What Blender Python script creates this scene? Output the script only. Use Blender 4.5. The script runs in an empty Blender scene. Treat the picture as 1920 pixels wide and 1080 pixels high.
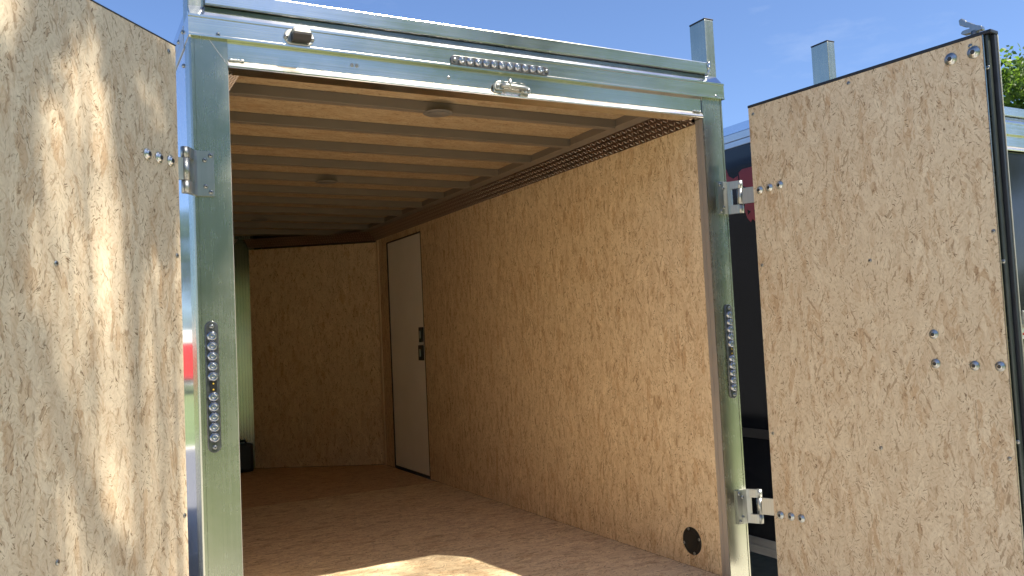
import bpy, bmesh, math, random
from mathutils import Vector, Matrix, noise

random.seed(7)
sc = bpy.context.scene
COL = sc.collection
PI = math.pi
V = Vector

# ------------------------------------------------------------------ camera
cam_d = bpy.data.cameras.new('camera'); cam = bpy.data.objects.new('camera', cam_d); COL.objects.link(cam)
cr, cu, cf = V((0.878533, -0.475291, -0.047733)), V((0.015596, -0.071333, 0.997331)), V((0.477427, 0.876932, 0.055256))
m = Matrix.Identity(4)
for i in range(3):
    m[i][0], m[i][1], m[i][2] = cr[i], cu[i], -cf[i]
    m[i][3] = (-0.4975, -2.7725, 1.0880)[i]
cam.matrix_world = m
cam_d.sensor_width = 36; cam_d.lens = 29.382; cam_d.clip_start = 0.02; cam_d.clip_end = 2000
sc.camera = cam

# ------------------------------------------------------------------ sky, sun, exposure
SUN = V((0.428, -0.60, 1.0)).normalized()
SKY_STRENGTH, SUN_STRENGTH, EXPOSURE = 0.05, 3.9, 1.9
world = bpy.data.worlds.new('World'); sc.world = world; world.use_nodes = True
wn, wl = world.node_tree.nodes, world.node_tree.links
bg = wn['Background']
sky = wn.new('ShaderNodeTexSky'); sky.sky_type = 'NISHITA'; sky.sun_disc = False
sky.sun_elevation = math.asin(SUN.z); sky.sun_rotation = math.atan2(SUN.x, SUN.y)
sky.air_density = 0.8; sky.dust_density = 0.8; sky.ozone_density = 1.2; sky.altitude = 100
# thin high cloud wisps
tc = wn.new('ShaderNodeTexCoord'); mp = wn.new('ShaderNodeMapping'); mp.inputs['Scale'].default_value = (1.6, 2.4, 7.0)
nz = wn.new('ShaderNodeTexNoise'); nz.inputs['Scale'].default_value = 1.7; nz.inputs['Detail'].default_value = 7; nz.inputs['Roughness'].default_value = 0.6
rp = wn.new('ShaderNodeValToRGB'); rp.color_ramp.elements[0].position = 0.62; rp.color_ramp.elements[1].position = 0.98
rp.color_ramp.elements[0].color = (0, 0, 0, 1); rp.color_ramp.elements[1].color = (0.28, 0.28, 0.28, 1)
mx = wn.new('ShaderNodeMix'); mx.data_type = 'RGBA'; mx.inputs[7].default_value = (6.5, 6.9, 7.4, 1)
wl.new(tc.outputs['Generated'], mp.inputs[0]); wl.new(mp.outputs[0], nz.inputs[0]); wl.new(nz.outputs[0], rp.inputs[0])
wl.new(rp.outputs[0], mx.inputs[0]); tn = wn.new('ShaderNodeMix'); tn.data_type = 'RGBA'; tn.blend_type = 'MULTIPLY'; tn.inputs[0].default_value = 1.0; tn.inputs[7].default_value = (0.88, 1.0, 1.20, 1)   # camera's cool daylight balance
wl.new(sky.outputs[0], tn.inputs[6]); wl.new(tn.outputs[2], mx.inputs[6]); wl.new(mx.outputs[2], bg.inputs[0])
bg.inputs[1].default_value = SKY_STRENGTH
sun_d = bpy.data.lights.new('sun', 'SUN'); sun_d.energy = SUN_STRENGTH; sun_d.angle = math.radians(0.53); sun_d.color = (1.0, 0.90, 0.76)
sun = bpy.data.objects.new('sun', sun_d); COL.objects.link(sun); sun.location = SUN * 30
sun.rotation_euler = SUN.to_track_quat('Z', 'Y').to_euler()
vs = sc.view_settings; vs.view_transform = 'Standard'; vs.look = 'None'; vs.gamma = 1.0; vs.use_curve_mapping = False; vs.exposure = EXPOSURE
cy = sc.cycles
cy.use_denoising = True; cy.max_bounces = 9; cy.diffuse_bounces = 7; cy.glossy_bounces = 4; cy.transmission_bounces = 4
cy.caustics_reflective = False; cy.caustics_refractive = False; cy.sample_clamp_indirect = 6

# ------------------------------------------------------------------ materials
def new_mat(name):
    mt = bpy.data.materials.new(name); mt.use_nodes = True
    nt = mt.node_tree; return mt, nt, nt.nodes['Principled BSDF']
def N(nt, t, **kw):
    n = nt.nodes.new('ShaderNode' + t)
    for k, v in kw.items(): setattr(n, k, v)
    return n
def ramp(nt, stops):
    r = N(nt, 'ValToRGB'); e = r.color_ramp.elements
    while len(e) < len(stops): e.new(0.5)
    for i, (p, c) in enumerate(stops):
        e[i].position = p; e[i].color = (*c, 1) if len(c) == 3 else c
    return r
def mixc(nt, fac, a, b, blend='MIX'):
    mx = N(nt, 'Mix', data_type='RGBA', blend_type=blend)
    for s, v in ((0, fac), (6, a), (7, b)):
        if isinstance(v, (int, float)): mx.inputs[s].default_value = v
        elif isinstance(v, tuple): mx.inputs[s].default_value = (*v, 1)
        else: nt.links.new(v, mx.inputs[s])
    return mx.outputs[2]
def math_n(nt, op, a, b=None):
    n = N(nt, 'Math', operation=op)
    for i, v in enumerate((a, b)):
        if v is None: continue
        if isinstance(v, (int, float)): n.inputs[i].default_value = v
        else: nt.links.new(v, n.inputs[i])
    return n.outputs[0]

def osb(name, base, turn=0.0, contrast=1.0, size=1.0):
    """Oriented strand board: patches of strands, each lying its own way; UVs are in metres."""
    mt, nt, bs = new_mat(name); L = nt.links.new
    uv = N(nt, 'UVMap')
    wob = N(nt, 'TexNoise', noise_dimensions='2D'); wob.inputs['Scale'].default_value = 60; wob.inputs['Detail'].default_value = 1
    L(uv.outputs[0], wob.inputs['Vector'])
    sub = N(nt, 'VectorMath', operation='SUBTRACT'); L(wob.outputs['Color'], sub.inputs[0]); sub.inputs[1].default_value = (.5, .5, .5)
    scl = N(nt, 'VectorMath', operation='SCALE'); L(sub.outputs[0], scl.inputs[0]); scl.inputs['Scale'].default_value = 0.010
    add = N(nt, 'VectorMath', operation='ADD'); L(uv.outputs[0], add.inputs[0]); L(scl.outputs[0], add.inputs[1])
    b = V(base)
    def tone(k, warm=0.0): return (b.x * k, b.y * k * (1 - .14 * warm), b.z * k * (1 - .26 * warm))
    def layer(w, l, spread, gw, gl, off):
        w, l, gw, gl = w * size, l * size, gw * size, gl * size
        mp = N(nt, 'Mapping', vector_type='TEXTURE'); mp.inputs['Rotation'].default_value = (0, 0, turn); mp.inputs['Scale'].default_value = (w, l, 1); mp.inputs['Location'].default_value = (off, off * 1.7, 0)
        L(add.outputs[0], mp.inputs[0])
        vo = N(nt, 'TexVoronoi', voronoi_dimensions='2D', feature='F1'); vo.inputs['Scale'].default_value = 1.0; L(mp.outputs[0], vo.inputs['Vector'])
        sp = N(nt, 'SeparateColor'); L(vo.outputs['Color'], sp.inputs[0])
        ang = math_n(nt, 'ADD', math_n(nt, 'MULTIPLY', math_n(nt, 'SUBTRACT', sp.outputs[0], .5), spread), turn)
        vr = N(nt, 'VectorRotate', rotation_type='Z_AXIS'); L(add.outputs[0], vr.inputs['Vector']); L(ang, vr.inputs['Angle'])
        ms = N(nt, 'Mapping'); ms.inputs['Scale'].default_value = (1 / gw, 1 / gl, 1); L(vr.outputs[0], ms.inputs[0])
        nz = N(nt, 'TexNoise', noise_dimensions='2D'); nz.inputs['Scale'].default_value = 1; nz.inputs['Detail'].default_value = 2.5; nz.inputs['Roughness'].default_value = .62; L(ms.outputs[0], nz.inputs['Vector'])
        return sp.outputs[1], nz.outputs[0]
    big = N(nt, 'TexNoise', noise_dimensions='2D'); big.inputs['Scale'].default_value = 7; big.inputs['Detail'].default_value = 3; L(uv.outputs[0], big.inputs['Vector'])
    r0 = ramp(nt, [(0.3, tone(0.90, .35)), (0.5, tone(1.0)), (0.72, tone(1.08, -.1))]); L(big.outputs[0], r0.inputs[0])
    col = r0.outputs[0]
    t1, n1 = layer(.017, .045, 2.3, .0075, .036, .7)     # broad strands
    t2, n2 = layer(.012, .032, 2.6, .0046, .022, 4.9)    # slivers
    c = contrast
    ra = ramp(nt, [(0.0, tone(1 - .30 * c, 1.2)), (0.12, tone(1 - .14 * c, .8)), (0.45, tone(1.0)), (1.0, tone(1 + .12 * c, -.15))]); L(t1, ra.inputs[0])
    col = mixc(nt, .60, col, ra.outputs[0])
    rb = ramp(nt, [(0.33, (1 - .34 * c, 1 - .44 * c, 1 - .53 * c)), (0.40, (1 - .10 * c, 1 - .15 * c, 1 - .20 * c)), (0.45, (1, 1, 1)), (0.75, (1 + .08 * c, 1 + .08 * c, 1 + .07 * c))]); L(n1, rb.inputs[0])
    col = mixc(nt, .62, col, rb.outputs[0], 'MULTIPLY')
    # sparse long strands, some reddish, some pale
    t3, n3 = layer(.030, .105, 1.3, .012, .11, 8.3)
    rs = ramp(nt, [(0.0, tone(.74, 1.5)), (0.10, tone(.80, 1.2)), (0.115, tone(1.0)), (0.86, tone(1.0)), (0.875, tone(1.14, -.3)), (1.0, tone(1.2, -.3))]); L(t3, rs.inputs[0])
    rm = ramp(nt, [(0.45, (0, 0, 0)), (0.58, (1, 1, 1))]); L(n3, rm.inputs[0])
    col = mixc(nt, math_n(nt, 'MULTIPLY', rm.outputs[0], .55 * min(1, c)), col, rs.outputs[0])
    # dark bark slivers, only in some of the small patches
    rc = ramp(nt, [(0.345, (1, 1, 1)), (0.388, (0, 0, 0))]); L(n2, rc.inputs[0])
    rt = ramp(nt, [(0.30, (0, 0, 0)), (0.90, (1, 1, 1))]); L(t2, rt.inputs[0])
    col = mixc(nt, math_n(nt, 'MULTIPLY', math_n(nt, 'MULTIPLY', rc.outputs[0], rt.outputs[0]), .92 * min(1, c)), col, tone(.30, 1.5))
    rl = ramp(nt, [(0.325, (1, 1, 1)), (0.355, (0, 0, 0))]); L(n3, rl.inputs[0])          # long dark hairline edges
    col = mixc(nt, math_n(nt, 'MULTIPLY', rl.outputs[0], .6 * min(1, c)), col, tone(.45, 1.4))
    rd = ramp(nt, [(0.38, (.91, .89, .86)), (0.5, (1, 1, 1)), (0.64, (1.07, 1.07, 1.07))]); L(n2, rd.inputs[0])
    col = mixc(nt, .8 * min(1, c), col, rd.outputs[0], 'MULTIPLY')
    L(col, bs.inputs['Base Color'])
    bs.inputs['Roughness'].default_value = 0.62; bs.inputs['Specular IOR Level'].default_value = 0.3
    bp = N(nt, 'Bump'); bp.inputs['Strength'].default_value = 0.3; bp.inputs['Distance'].default_value = 0.0012
    L(n1, bp.inputs['Height']); L(bp.outputs[0], bs.inputs['Normal'])
    return mt

def metal(name, color, rough=0.28, grain='X', aniso=0.6, smear=0.12, metallic=1.0, streak=0.5):
    mt, nt, bs = new_mat(name); L = nt.links.new
    tcn = N(nt, 'TexCoord')
    sm = N(nt, 'TexNoise'); sm.inputs['Scale'].default_value = 7; sm.inputs['Detail'].default_value = 6; sm.inputs['Roughness'].default_value = .65; L(tcn.outputs['Object'], sm.inputs[0])
    mp = N(nt, 'Mapping'); s = [240, 240, 240]; s['XYZ'.index(grain)] = 1.2; mp.inputs['Scale'].default_value = s; L(tcn.outputs['Object'], mp.inputs[0])
    st = N(nt, 'TexNoise'); st.inputs['Scale'].default_value = 1; st.inputs['Detail'].default_value = 2; L(mp.outputs[0], st.inputs[0])
    a = math_n(nt, 'MULTIPLY', sm.outputs[0], smear * 2); b = math_n(nt, 'MULTIPLY', st.outputs[0], smear)
    L(math_n(nt, 'ADD', math_n(nt, 'ADD', a, b), rough - smear * 1.5), bs.inputs['Roughness'])
    cr_ = ramp(nt, [(0.25, tuple(c * (1 - .22 * streak) for c in color)), (0.75, tuple(min(1, c * (1 + .08 * streak)) for c in color))]); L(st.outputs[0], cr_.inputs[0])
    cs = ramp(nt, [(0.35, (.93, .935, .93)), (0.6, (1, 1, 1))]); L(sm.outputs[0], cs.inputs[0])
    L(mixc(nt, 1.0, cr_.outputs[0], cs.outputs[0], 'MULTIPLY'), bs.inputs['Base Color'])
    bs.inputs['Metallic'].default_value = metallic
    if aniso:
        bs.inputs['Anisotropic'].default_value = aniso
        tg = N(nt, 'Tangent', direction_type='RADIAL', axis='Z' if grain in 'XY' else 'X'); L(tg.outputs[0], bs.inputs['Tangent'])
    bp = N(nt, 'Bump'); bp.inputs['Strength'].default_value = 0.06; bp.inputs['Distance'].default_value = 0.002
    L(sm.outputs[0], bp.inputs['Height']); L(bp.outputs[0], bs.inputs['Normal'])
    return mt

def plain(name, color, rough=0.5, metallic=0.0, var=0.12, scale=18, coat=0.0, bump=0.05):
    mt, nt, bs = new_mat(name); L = nt.links.new
    tcn = N(nt, 'TexCoord'); nz = N(nt, 'TexNoise'); nz.inputs['Scale'].default_value = scale; nz.inputs['Detail'].default_value = 5; L(tcn.outputs['Object'], nz.inputs[0])
    r = ramp(nt, [(0.3, tuple(c * (1 - var) for c in color)), (0.7, tuple(min(1, c * (1 + var)) for c in color))]); L(nz.outputs[0], r.inputs[0])
    L(r.outputs[0], bs.inputs['Base Color']); bs.inputs['Metallic'].default_value = metallic
    L(math_n(nt, 'ADD', math_n(nt, 'MULTIPLY', nz.outputs[0], .12), rough - .06), bs.inputs['Roughness'])
    bs.inputs['Coat Weight'].default_value = coat
    if bump:
        bp = N(nt, 'Bump'); bp.inputs['Strength'].default_value = bump; bp.inputs['Distance'].default_value = .002; L(nz.outputs[0], bp.inputs['Height']); L(bp.outputs[0], bs.inputs['Normal'])
    return mt

def foliage(name, c1, c2):
    mt, nt, bs = new_mat(name); L = nt.links.new
    tcn = N(nt, 'TexCoord'); nz = N(nt, 'TexNoise'); nz.inputs['Scale'].default_value = 1.4; nz.inputs['Detail'].default_value = 4; L(tcn.outputs['Object'], nz.inputs[0])
    r = ramp(nt, [(0.35, c1), (0.65, c2)]); L(nz.outputs[0], r.inputs[0]); L(r.outputs[0], bs.inputs['Base Color']); bs.inputs['Roughness'].default_value = .5
    tr = N(nt, 'BsdfTranslucent'); L(mixc(nt, 1.0, r.outputs[0], (1.5, 1.7, .6), 'MULTIPLY'), tr.inputs[0])
    ms = N(nt, 'MixShader'); ms.inputs[0].default_value = .5; L(bs.outputs[0], ms.inputs[1]); L(tr.outputs[0], ms.inputs[2])
    L(ms.outputs[0], nt.nodes['Material Output'].inputs[0])
    return mt

M = {}
M['osb_door'] = osb('osb_door', (.63, .53, .385), contrast=1.0, size=1.12)
M['osb_wall'] = osb('osb_wall', (.665, .525, .345), contrast=1.25, size=1.2)
M['osb_nose'] = osb('osb_nose', (.66, .51, .33), contrast=1.0, size=1.2)
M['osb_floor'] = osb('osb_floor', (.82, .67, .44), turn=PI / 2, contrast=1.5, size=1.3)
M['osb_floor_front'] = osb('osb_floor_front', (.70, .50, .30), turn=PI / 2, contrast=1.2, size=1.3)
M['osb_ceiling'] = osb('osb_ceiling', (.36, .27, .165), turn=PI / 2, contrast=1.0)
ALU = (.62, .63, .585)
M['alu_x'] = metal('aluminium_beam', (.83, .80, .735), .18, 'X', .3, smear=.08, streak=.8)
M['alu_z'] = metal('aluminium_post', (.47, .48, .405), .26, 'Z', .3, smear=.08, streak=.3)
M['alu_y'] = metal('aluminium_rail', (.60, .60, .60), .36, 'Y', .4)
M['alu_rib'] = plain('rib_metal', (.185, .155, .125), .48, .25, .06, 6)  # brown of the reflected floor put into the metal's colour
M['puck'] = plain('puck_grey', (.13, .12, .11), .5)
M['alu_cast'] = metal('cast_aluminium', (.42, .43, .405), .42, 'Z', .0, smear=.1)
M['alu_weld'] = metal('weld_bead', (.62, .63, .62), .22, 'X', .0, smear=.2)
M['plate'] = metal('tread_plate', (.31, .235, .21), .32, 'Y', .0)  # red-brown of the reflected wood interior put into the colour
M['nose_metal'] = metal('nose_tread_plate', (.40, .43, .33), .16, 'Z', .0, smear=.06)  # green of the reflected lawn tinted into the metal
M['plate_bar'] = metal('tread_bar', (.52, .44, .39), .32, 'Y', .0)  # paler than the plate: wear, plus light caught on raised edges put in
M['siding'] = plain('white_siding', (.56, .60, .68), .10, .75, .04, 2, 0, .02)
M['roof_edge'] = metal('roof_skin', (.56, .60, .68), .09, 'X', .0, smear=.05)
M['chrome'] = metal('zinc_bolt', (.66, .68, .67), .32, 'Z', 0, smear=.08)
M['dark_bolt'] = metal('steel_screw', (.36, .37, .36), .32, 'Z', 0, smear=.1)
M['socket'] = plain('socket_recess', (.03, .03, .03), .6)
M['black_trim'] = plain('black_rubber', (.012, .014, .02), .45, 0, .3, 30)
M['black_gloss'] = plain('black_gloss_siding', (.008, .009, .012), .10, 0, .2, 3, 0, .01)
M['black_plastic'] = plain('black_plastic', (.012, .011, .011), .42, 0, .3, 40)
M['lens'] = plain('clear_led_lens', (.34, .36, .40), .07, .9, .35, 160, .6, .3)
M['housing'] = plain('lamp_housing', (.11, .115, .125), .16, .5, .4, 60, .6, .1)
M['amber'] = plain('amber_chip', (.70, .45, .04), .4, 0, .1)
M['door_skin'] = plain('door_skin', (.86, .85, .81), .38, 0, .05, 3, 0, .02)
M['vent'] = plain('vent_flange', (.004, .004, .004), .6, 0, .3, 50)
M['tyre'] = plain('tyre_rubber', (.02, .02, .021), .8)
M['rim'] = metal('wheel_rim', (.6, .6, .6), .3, 'Z', 0)
M['red_decal'] = plain('red_decal', (.30, .035, .042), .4, 0, .08)
M['red_paint'] = plain('red_paint', (.55, .02, .02), .3, 0, .06, 2, .4, .01)
M['white_paint'] = plain('white_paint', (.78, .78, .77), .4, 0, .04, 4)
M['tape_red'] = plain('reflective_red', (.5, .03, .03), .3)
M['dark_frame'] = plain('dark_frame', (.055, .065, .062), .35, .4)
M['skin_edge'] = plain('outer_skin', (.55, .52, .42), .3, .3)
M['jamb'] = plain('jamb_reflect_tone', (.40, .365, .33), .4, .35, .05, 3)  # grey-brown of the reflected interior put into the colour
M['asphalt'] = plain('asphalt', (.13, .135, .15), .85, 0, .2, 20, 0, .4)
M['frame_steel'] = plain('painted_steel', (.03, .03, .032), .4)
M['bark'] = plain('bark', (.10, .075, .055), .9, 0, .35, 9, 0, .6)
M['leaf'] = foliage('leaf', (.055, .105, .024), (.11, .17, .048))
M['leaf_light'] = foliage('leaf_light', (.085, .15, .028), (.155, .22, .06))
M['grass'] = plain('grass', (.13, .18, .06), .9, 0, .4, 2.2, 0, .5)
M['gravel'] = plain('gravel', (.58, .545, .48), .9, 0, .16, 14, 0, .6)

# ------------------------------------------------------------------ mesh helpers
def link(name, me, parent=None, loc=(0, 0, 0)):
    o = bpy.data.objects.new(name, me); COL.objects.link(o)
    if parent is not None: o.parent = parent
    o.location = loc
    return o
ORG = {}
def world_origin(o):
    p = V((0, 0, 0))
    while o is not None: p = p + V(o.location); o = o.parent
    return p
def finish(name, bm, mat, parent=None, at=None):
    """bm in world coordinates -> one object; its origin sits on the parent's origin, or at `at`."""
    po = world_origin(parent) if parent is not None else V((0, 0, 0))
    o_at = V(at) if at is not None else po
    bmesh.ops.translate(bm, verts=bm.verts, vec=-o_at)
    bmesh.ops.recalc_face_normals(bm, faces=bm.faces)
    me = bpy.data.meshes.new(name); bm.to_mesh(me); bm.free()
    for mt in (mat if isinstance(mat, (list, tuple)) else [mat]): me.materials.append(M[mt])
    return link(name, me, parent, o_at - po)
def place(name, me, parent, loc, rot=None):
    o = link(name, me, parent, V(loc) - world_origin(parent))
    if rot is not None: o.rotation_euler = rot if not isinstance(rot, Matrix) else rot.to_euler()
    return o
def root(name, loc, label, cat, group=None):
    o = link(name, None, None, loc); o['label'] = label; o['category'] = cat
    if group: o['group'] = group
    return o
def tag(o, label, cat, group=None):
    o['label'] = label; o['category'] = cat
    if group: o['group'] = group
    return o

def box(bm, a, b, bevel=0.0, mat=0):
    x0, y0, z0 = a; x1, y1, z1 = b
    vs = [bm.verts.new(p) for p in ((x0, y0, z0), (x1, y0, z0), (x1, y1, z0), (x0, y1, z0), (x0, y0, z1), (x1, y0, z1), (x1, y1, z1), (x0, y1, z1))]
    fs = [bm.faces.new([vs[i] for i in f]) for f in ((3, 2, 1, 0), (4, 5, 6, 7), (0, 1, 5, 4), (1, 2, 6, 5), (2, 3, 7, 6), (3, 0, 4, 7))]
    for f in fs: f.material_index = mat
    if bevel:
        es = list({e for f in fs for e in f.edges})
        bmesh.ops.bevel(bm, geom=es, offset=bevel, segments=2, affect='EDGES', profile=.6)
def prism(bm, poly, fn, a, b, smooth=False):
    """poly: 2D points; fn(p, q, t) -> 3D; swept from t=a to t=b, capped."""
    A = [bm.verts.new(fn(p[0], p[1], a)) for p in poly]; B = [bm.verts.new(fn(p[0], p[1], b)) for p in poly]
    n = len(poly)
    for i in range(n):
        f = bm.faces.new((A[i], A[(i + 1) % n], B[(i + 1) % n], B[i])); f.smooth = smooth
    bm.faces.new(A[::-1]); bm.faces.new(B)
def tube(bm, pts, rad, seg=10, cap=True):
    rings = []; pts = [V(p) for p in pts]
    for i, p in enumerate(pts):
        d = (pts[min(i + 1, len(pts) - 1)] - pts[max(i - 1, 0)]).normalized()
        up = V((0, 0, 1)) if abs(d.z) < .9 else V((1, 0, 0))
        a = d.cross(up).normalized(); b = d.cross(a); r = rad[i] if isinstance(rad, (list, tuple)) else rad
        rings.append([bm.verts.new(p + (a * math.cos(2 * PI * k / seg) + b * math.sin(2 * PI * k / seg)) * r) for k in range(seg)])
    for i in range(len(rings) - 1):
        for k in range(seg):
            f = bm.faces.new((rings[i][k], rings[i][(k + 1) % seg], rings[i + 1][(k + 1) % seg], rings[i + 1][k])); f.smooth = True
    if cap:
        bm.faces.new(rings[0][::-1]); bm.faces.new(rings[-1])
def lathe(bm, prof, M4, seg=16, mat=0):
    """prof: (r, h) pairs along local Z, transformed with M4."""
    rings = []
    for r, h in prof:
        if r < 1e-6: rings.append([bm.verts.new(M4 @ V((0, 0, h)))])
        else: rings.append([bm.verts.new(M4 @ V((r * math.cos(2 * PI * k / seg), r * math.sin(2 * PI * k / seg), h))) for k in range(seg)])
    for A, B in zip(rings, rings[1:]):
        for k in range(seg):
            k2 = (k + 1) % seg
            vs = [A[k % len(A)], A[k2 % len(A)], B[k2 % len(B)], B[k % len(B)]]
            u = []
            for v in vs:
                if v not in u: u.append(v)
            if len(u) > 2: f = bm.faces.new(u); f.smooth = True; f.material_index = mat
def weld(name, parent, pts, r=.006, n=26, seed=1):
    rr = random.Random(seed); bm = bmesh.new(); P = [V(p) for p in pts]; out, rad = [], []
    for i in range(n + 1):
        t = i / n * (len(P) - 1); k = min(int(t), len(P) - 2); p = P[k].lerp(P[k + 1], t - k)
        out.append(p + V((rr.uniform(-1, 1), rr.uniform(-1, 1), rr.uniform(-1, 1))) * r * .28); rad.append(r * (.75 + .5 * rr.random() + .25 * (i % 2)))
    tube(bm, out, rad, 8); return finish(name, bm, 'alu_weld', parent)
def sheet(name, P, U, Vv, w, h, t, mat, parent, uvoff=(0, 0), bevel=0, back=None):
    """A board: corner P, axes U (w) and Vv (h), thickness t behind the face; UVs in metres."""
    P, U, Vv = V(P), V(U).normalized(), V(Vv).normalized(); n = U.cross(Vv)
    bm = bmesh.new(); uvl = bm.loops.layers.uv.new('UVMap')
    c = {}
    for i, (a, b) in enumerate(((0, 0), (w, 0), (w, h), (0, h))):
        for s in (0, 1): c[i, s] = bm.verts.new(P + U * a + Vv * b - n * t * s)
    fs = [[c[0, 0], c[1, 0], c[2, 0], c[3, 0]], [c[3, 1], c[2, 1], c[1, 1], c[0, 1]]]
    for i in range(4): j = (i + 1) % 4; fs.append([c[j, 0], c[i, 0], c[i, 1], c[j, 1]])
    for f in fs:
        f = bm.faces.new(f)
        for l in f.loops:
            d = l.vert.co - P; l[uvl].uv = (d.dot(U) + d.dot(n) + uvoff[0], d.dot(Vv) + uvoff[1])
    return finish(name, bm, mat, parent)

def basis(n, up=(0, 0, 1)):
    n = V(n).normalized(); u = V(up); x = u.cross(n)
    if x.length < 1e-4: x = V((1, 0, 0)).cross(n)
    x.normalize(); y = n.cross(x)
    return Matrix((x, y, n)).transposed().to_4x4()
# shared fastener meshes (axis = local Z, head towards +Z)
def fastener(name, prof, mats, socket=None):
    bm = bmesh.new(); lathe(bm, prof, Matrix.Identity(4), 16)
    if socket: lathe(bm, [(socket, prof[-1][1] + .0006), (socket * .9, prof[-1][1] + .0003), (0, prof[-1][1] + .0003)], Matrix.Identity(4), 6, 1)
    bmesh.ops.recalc_face_normals(bm, faces=bm.faces)
    me = bpy.data.meshes.new(name); bm.to_mesh(me); bm.free()
    for k in mats: me.materials.append(M[k])
    return me
BOLT = fastener('bolt', [(.0, .0), (.0165, .0), (.0165, .0022), (.0115, .0024), (.0112, .006), (.0085, .0085), (.0075, .009), (.0058, .009), (0, .009)], ['chrome', 'socket'], .0072)
WASHER = fastener('washer_bolt', [(.0, .0), (.021, .0), (.0215, .0025), (.0130, .003), (.0125, .007), (.0100, .0095), (.0, .0095)], ['chrome', 'socket'], .0085)
SCREW = fastener('screw', [(.0, .0), (.0072, .0), (.0066, .0016), (.003, .0022), (0, .0022)], ['dark_bolt', 'socket'], .0022)
RIVET = fastener('rivet', [(.0, .0), (.0075, .0), (.0068, .003), (.004, .005), (.0, .0055)], ['dark_bolt', 'socket'], .0028)

# ------------------------------------------------------------------ setting
GZ = -0.55
def ground_sheet(name, x0, y0, x1, y1, z, mat):
    bm = bmesh.new(); f = [bm.verts.new(p) for p in ((x0, y0, z), (x1, y0, z), (x1, y1, z), (x0, y1, z))]; bm.faces.new(f)
    o = finish(name, bm, mat); o['kind'] = 'structure'; return o
ground_sheet('ground', -600, -600, 600, 600, GZ - .004, 'grass')
bm = bmesh.new(); bm.faces.new([bm.verts.new((x, y, GZ)) for x, y in ((-26, -7.2), (-.5, -7.2), (-.15, -3.7), (.3, -3.3), (3.8, -3.0), (5.2, -1.3), (30, -1.0), (30, 12.5), (-26, 12.5))])
lot = finish('gravel_lot', bm, 'gravel'); lot['kind'] = 'structure'  # unseen lot, kept pale for bounce light, outline notched to shape reflections

ground_sheet('asphalt_lane', -25, 1.4, -.55, 12, GZ + .004, 'asphalt')

# ------------------------------------------------------------------ trailer dimensions
W, PW, H = 2.009, 0.118, 2.0
LEN = 4.32            # side walls run to here, then the V nose
ZT = 2.1585           # top of the rear beam
def header_profile():
    z0, z1 = 2.0874, ZT
    p = [(-.0144, z0), (-.0144, z0 + .007), (-.0120, z0 + .009), (-.0120, z0 + .012)]
    zz = z0 + .012
    for k in range(7):   # extruded flutes
        p += [(-.0124, zz), (-.0124, zz + .0062), (-.0118, zz + .0064), (-.0118, zz + .0068)]; zz += .0068
    p += [(-.0105, zz + .0002), (-.0105, z1 - .009), (-.0150, z1 - .0085), (-.0150, z1 - .001), (-.013, z1), (.10, z1), (.10, z0)]
    return p

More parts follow.
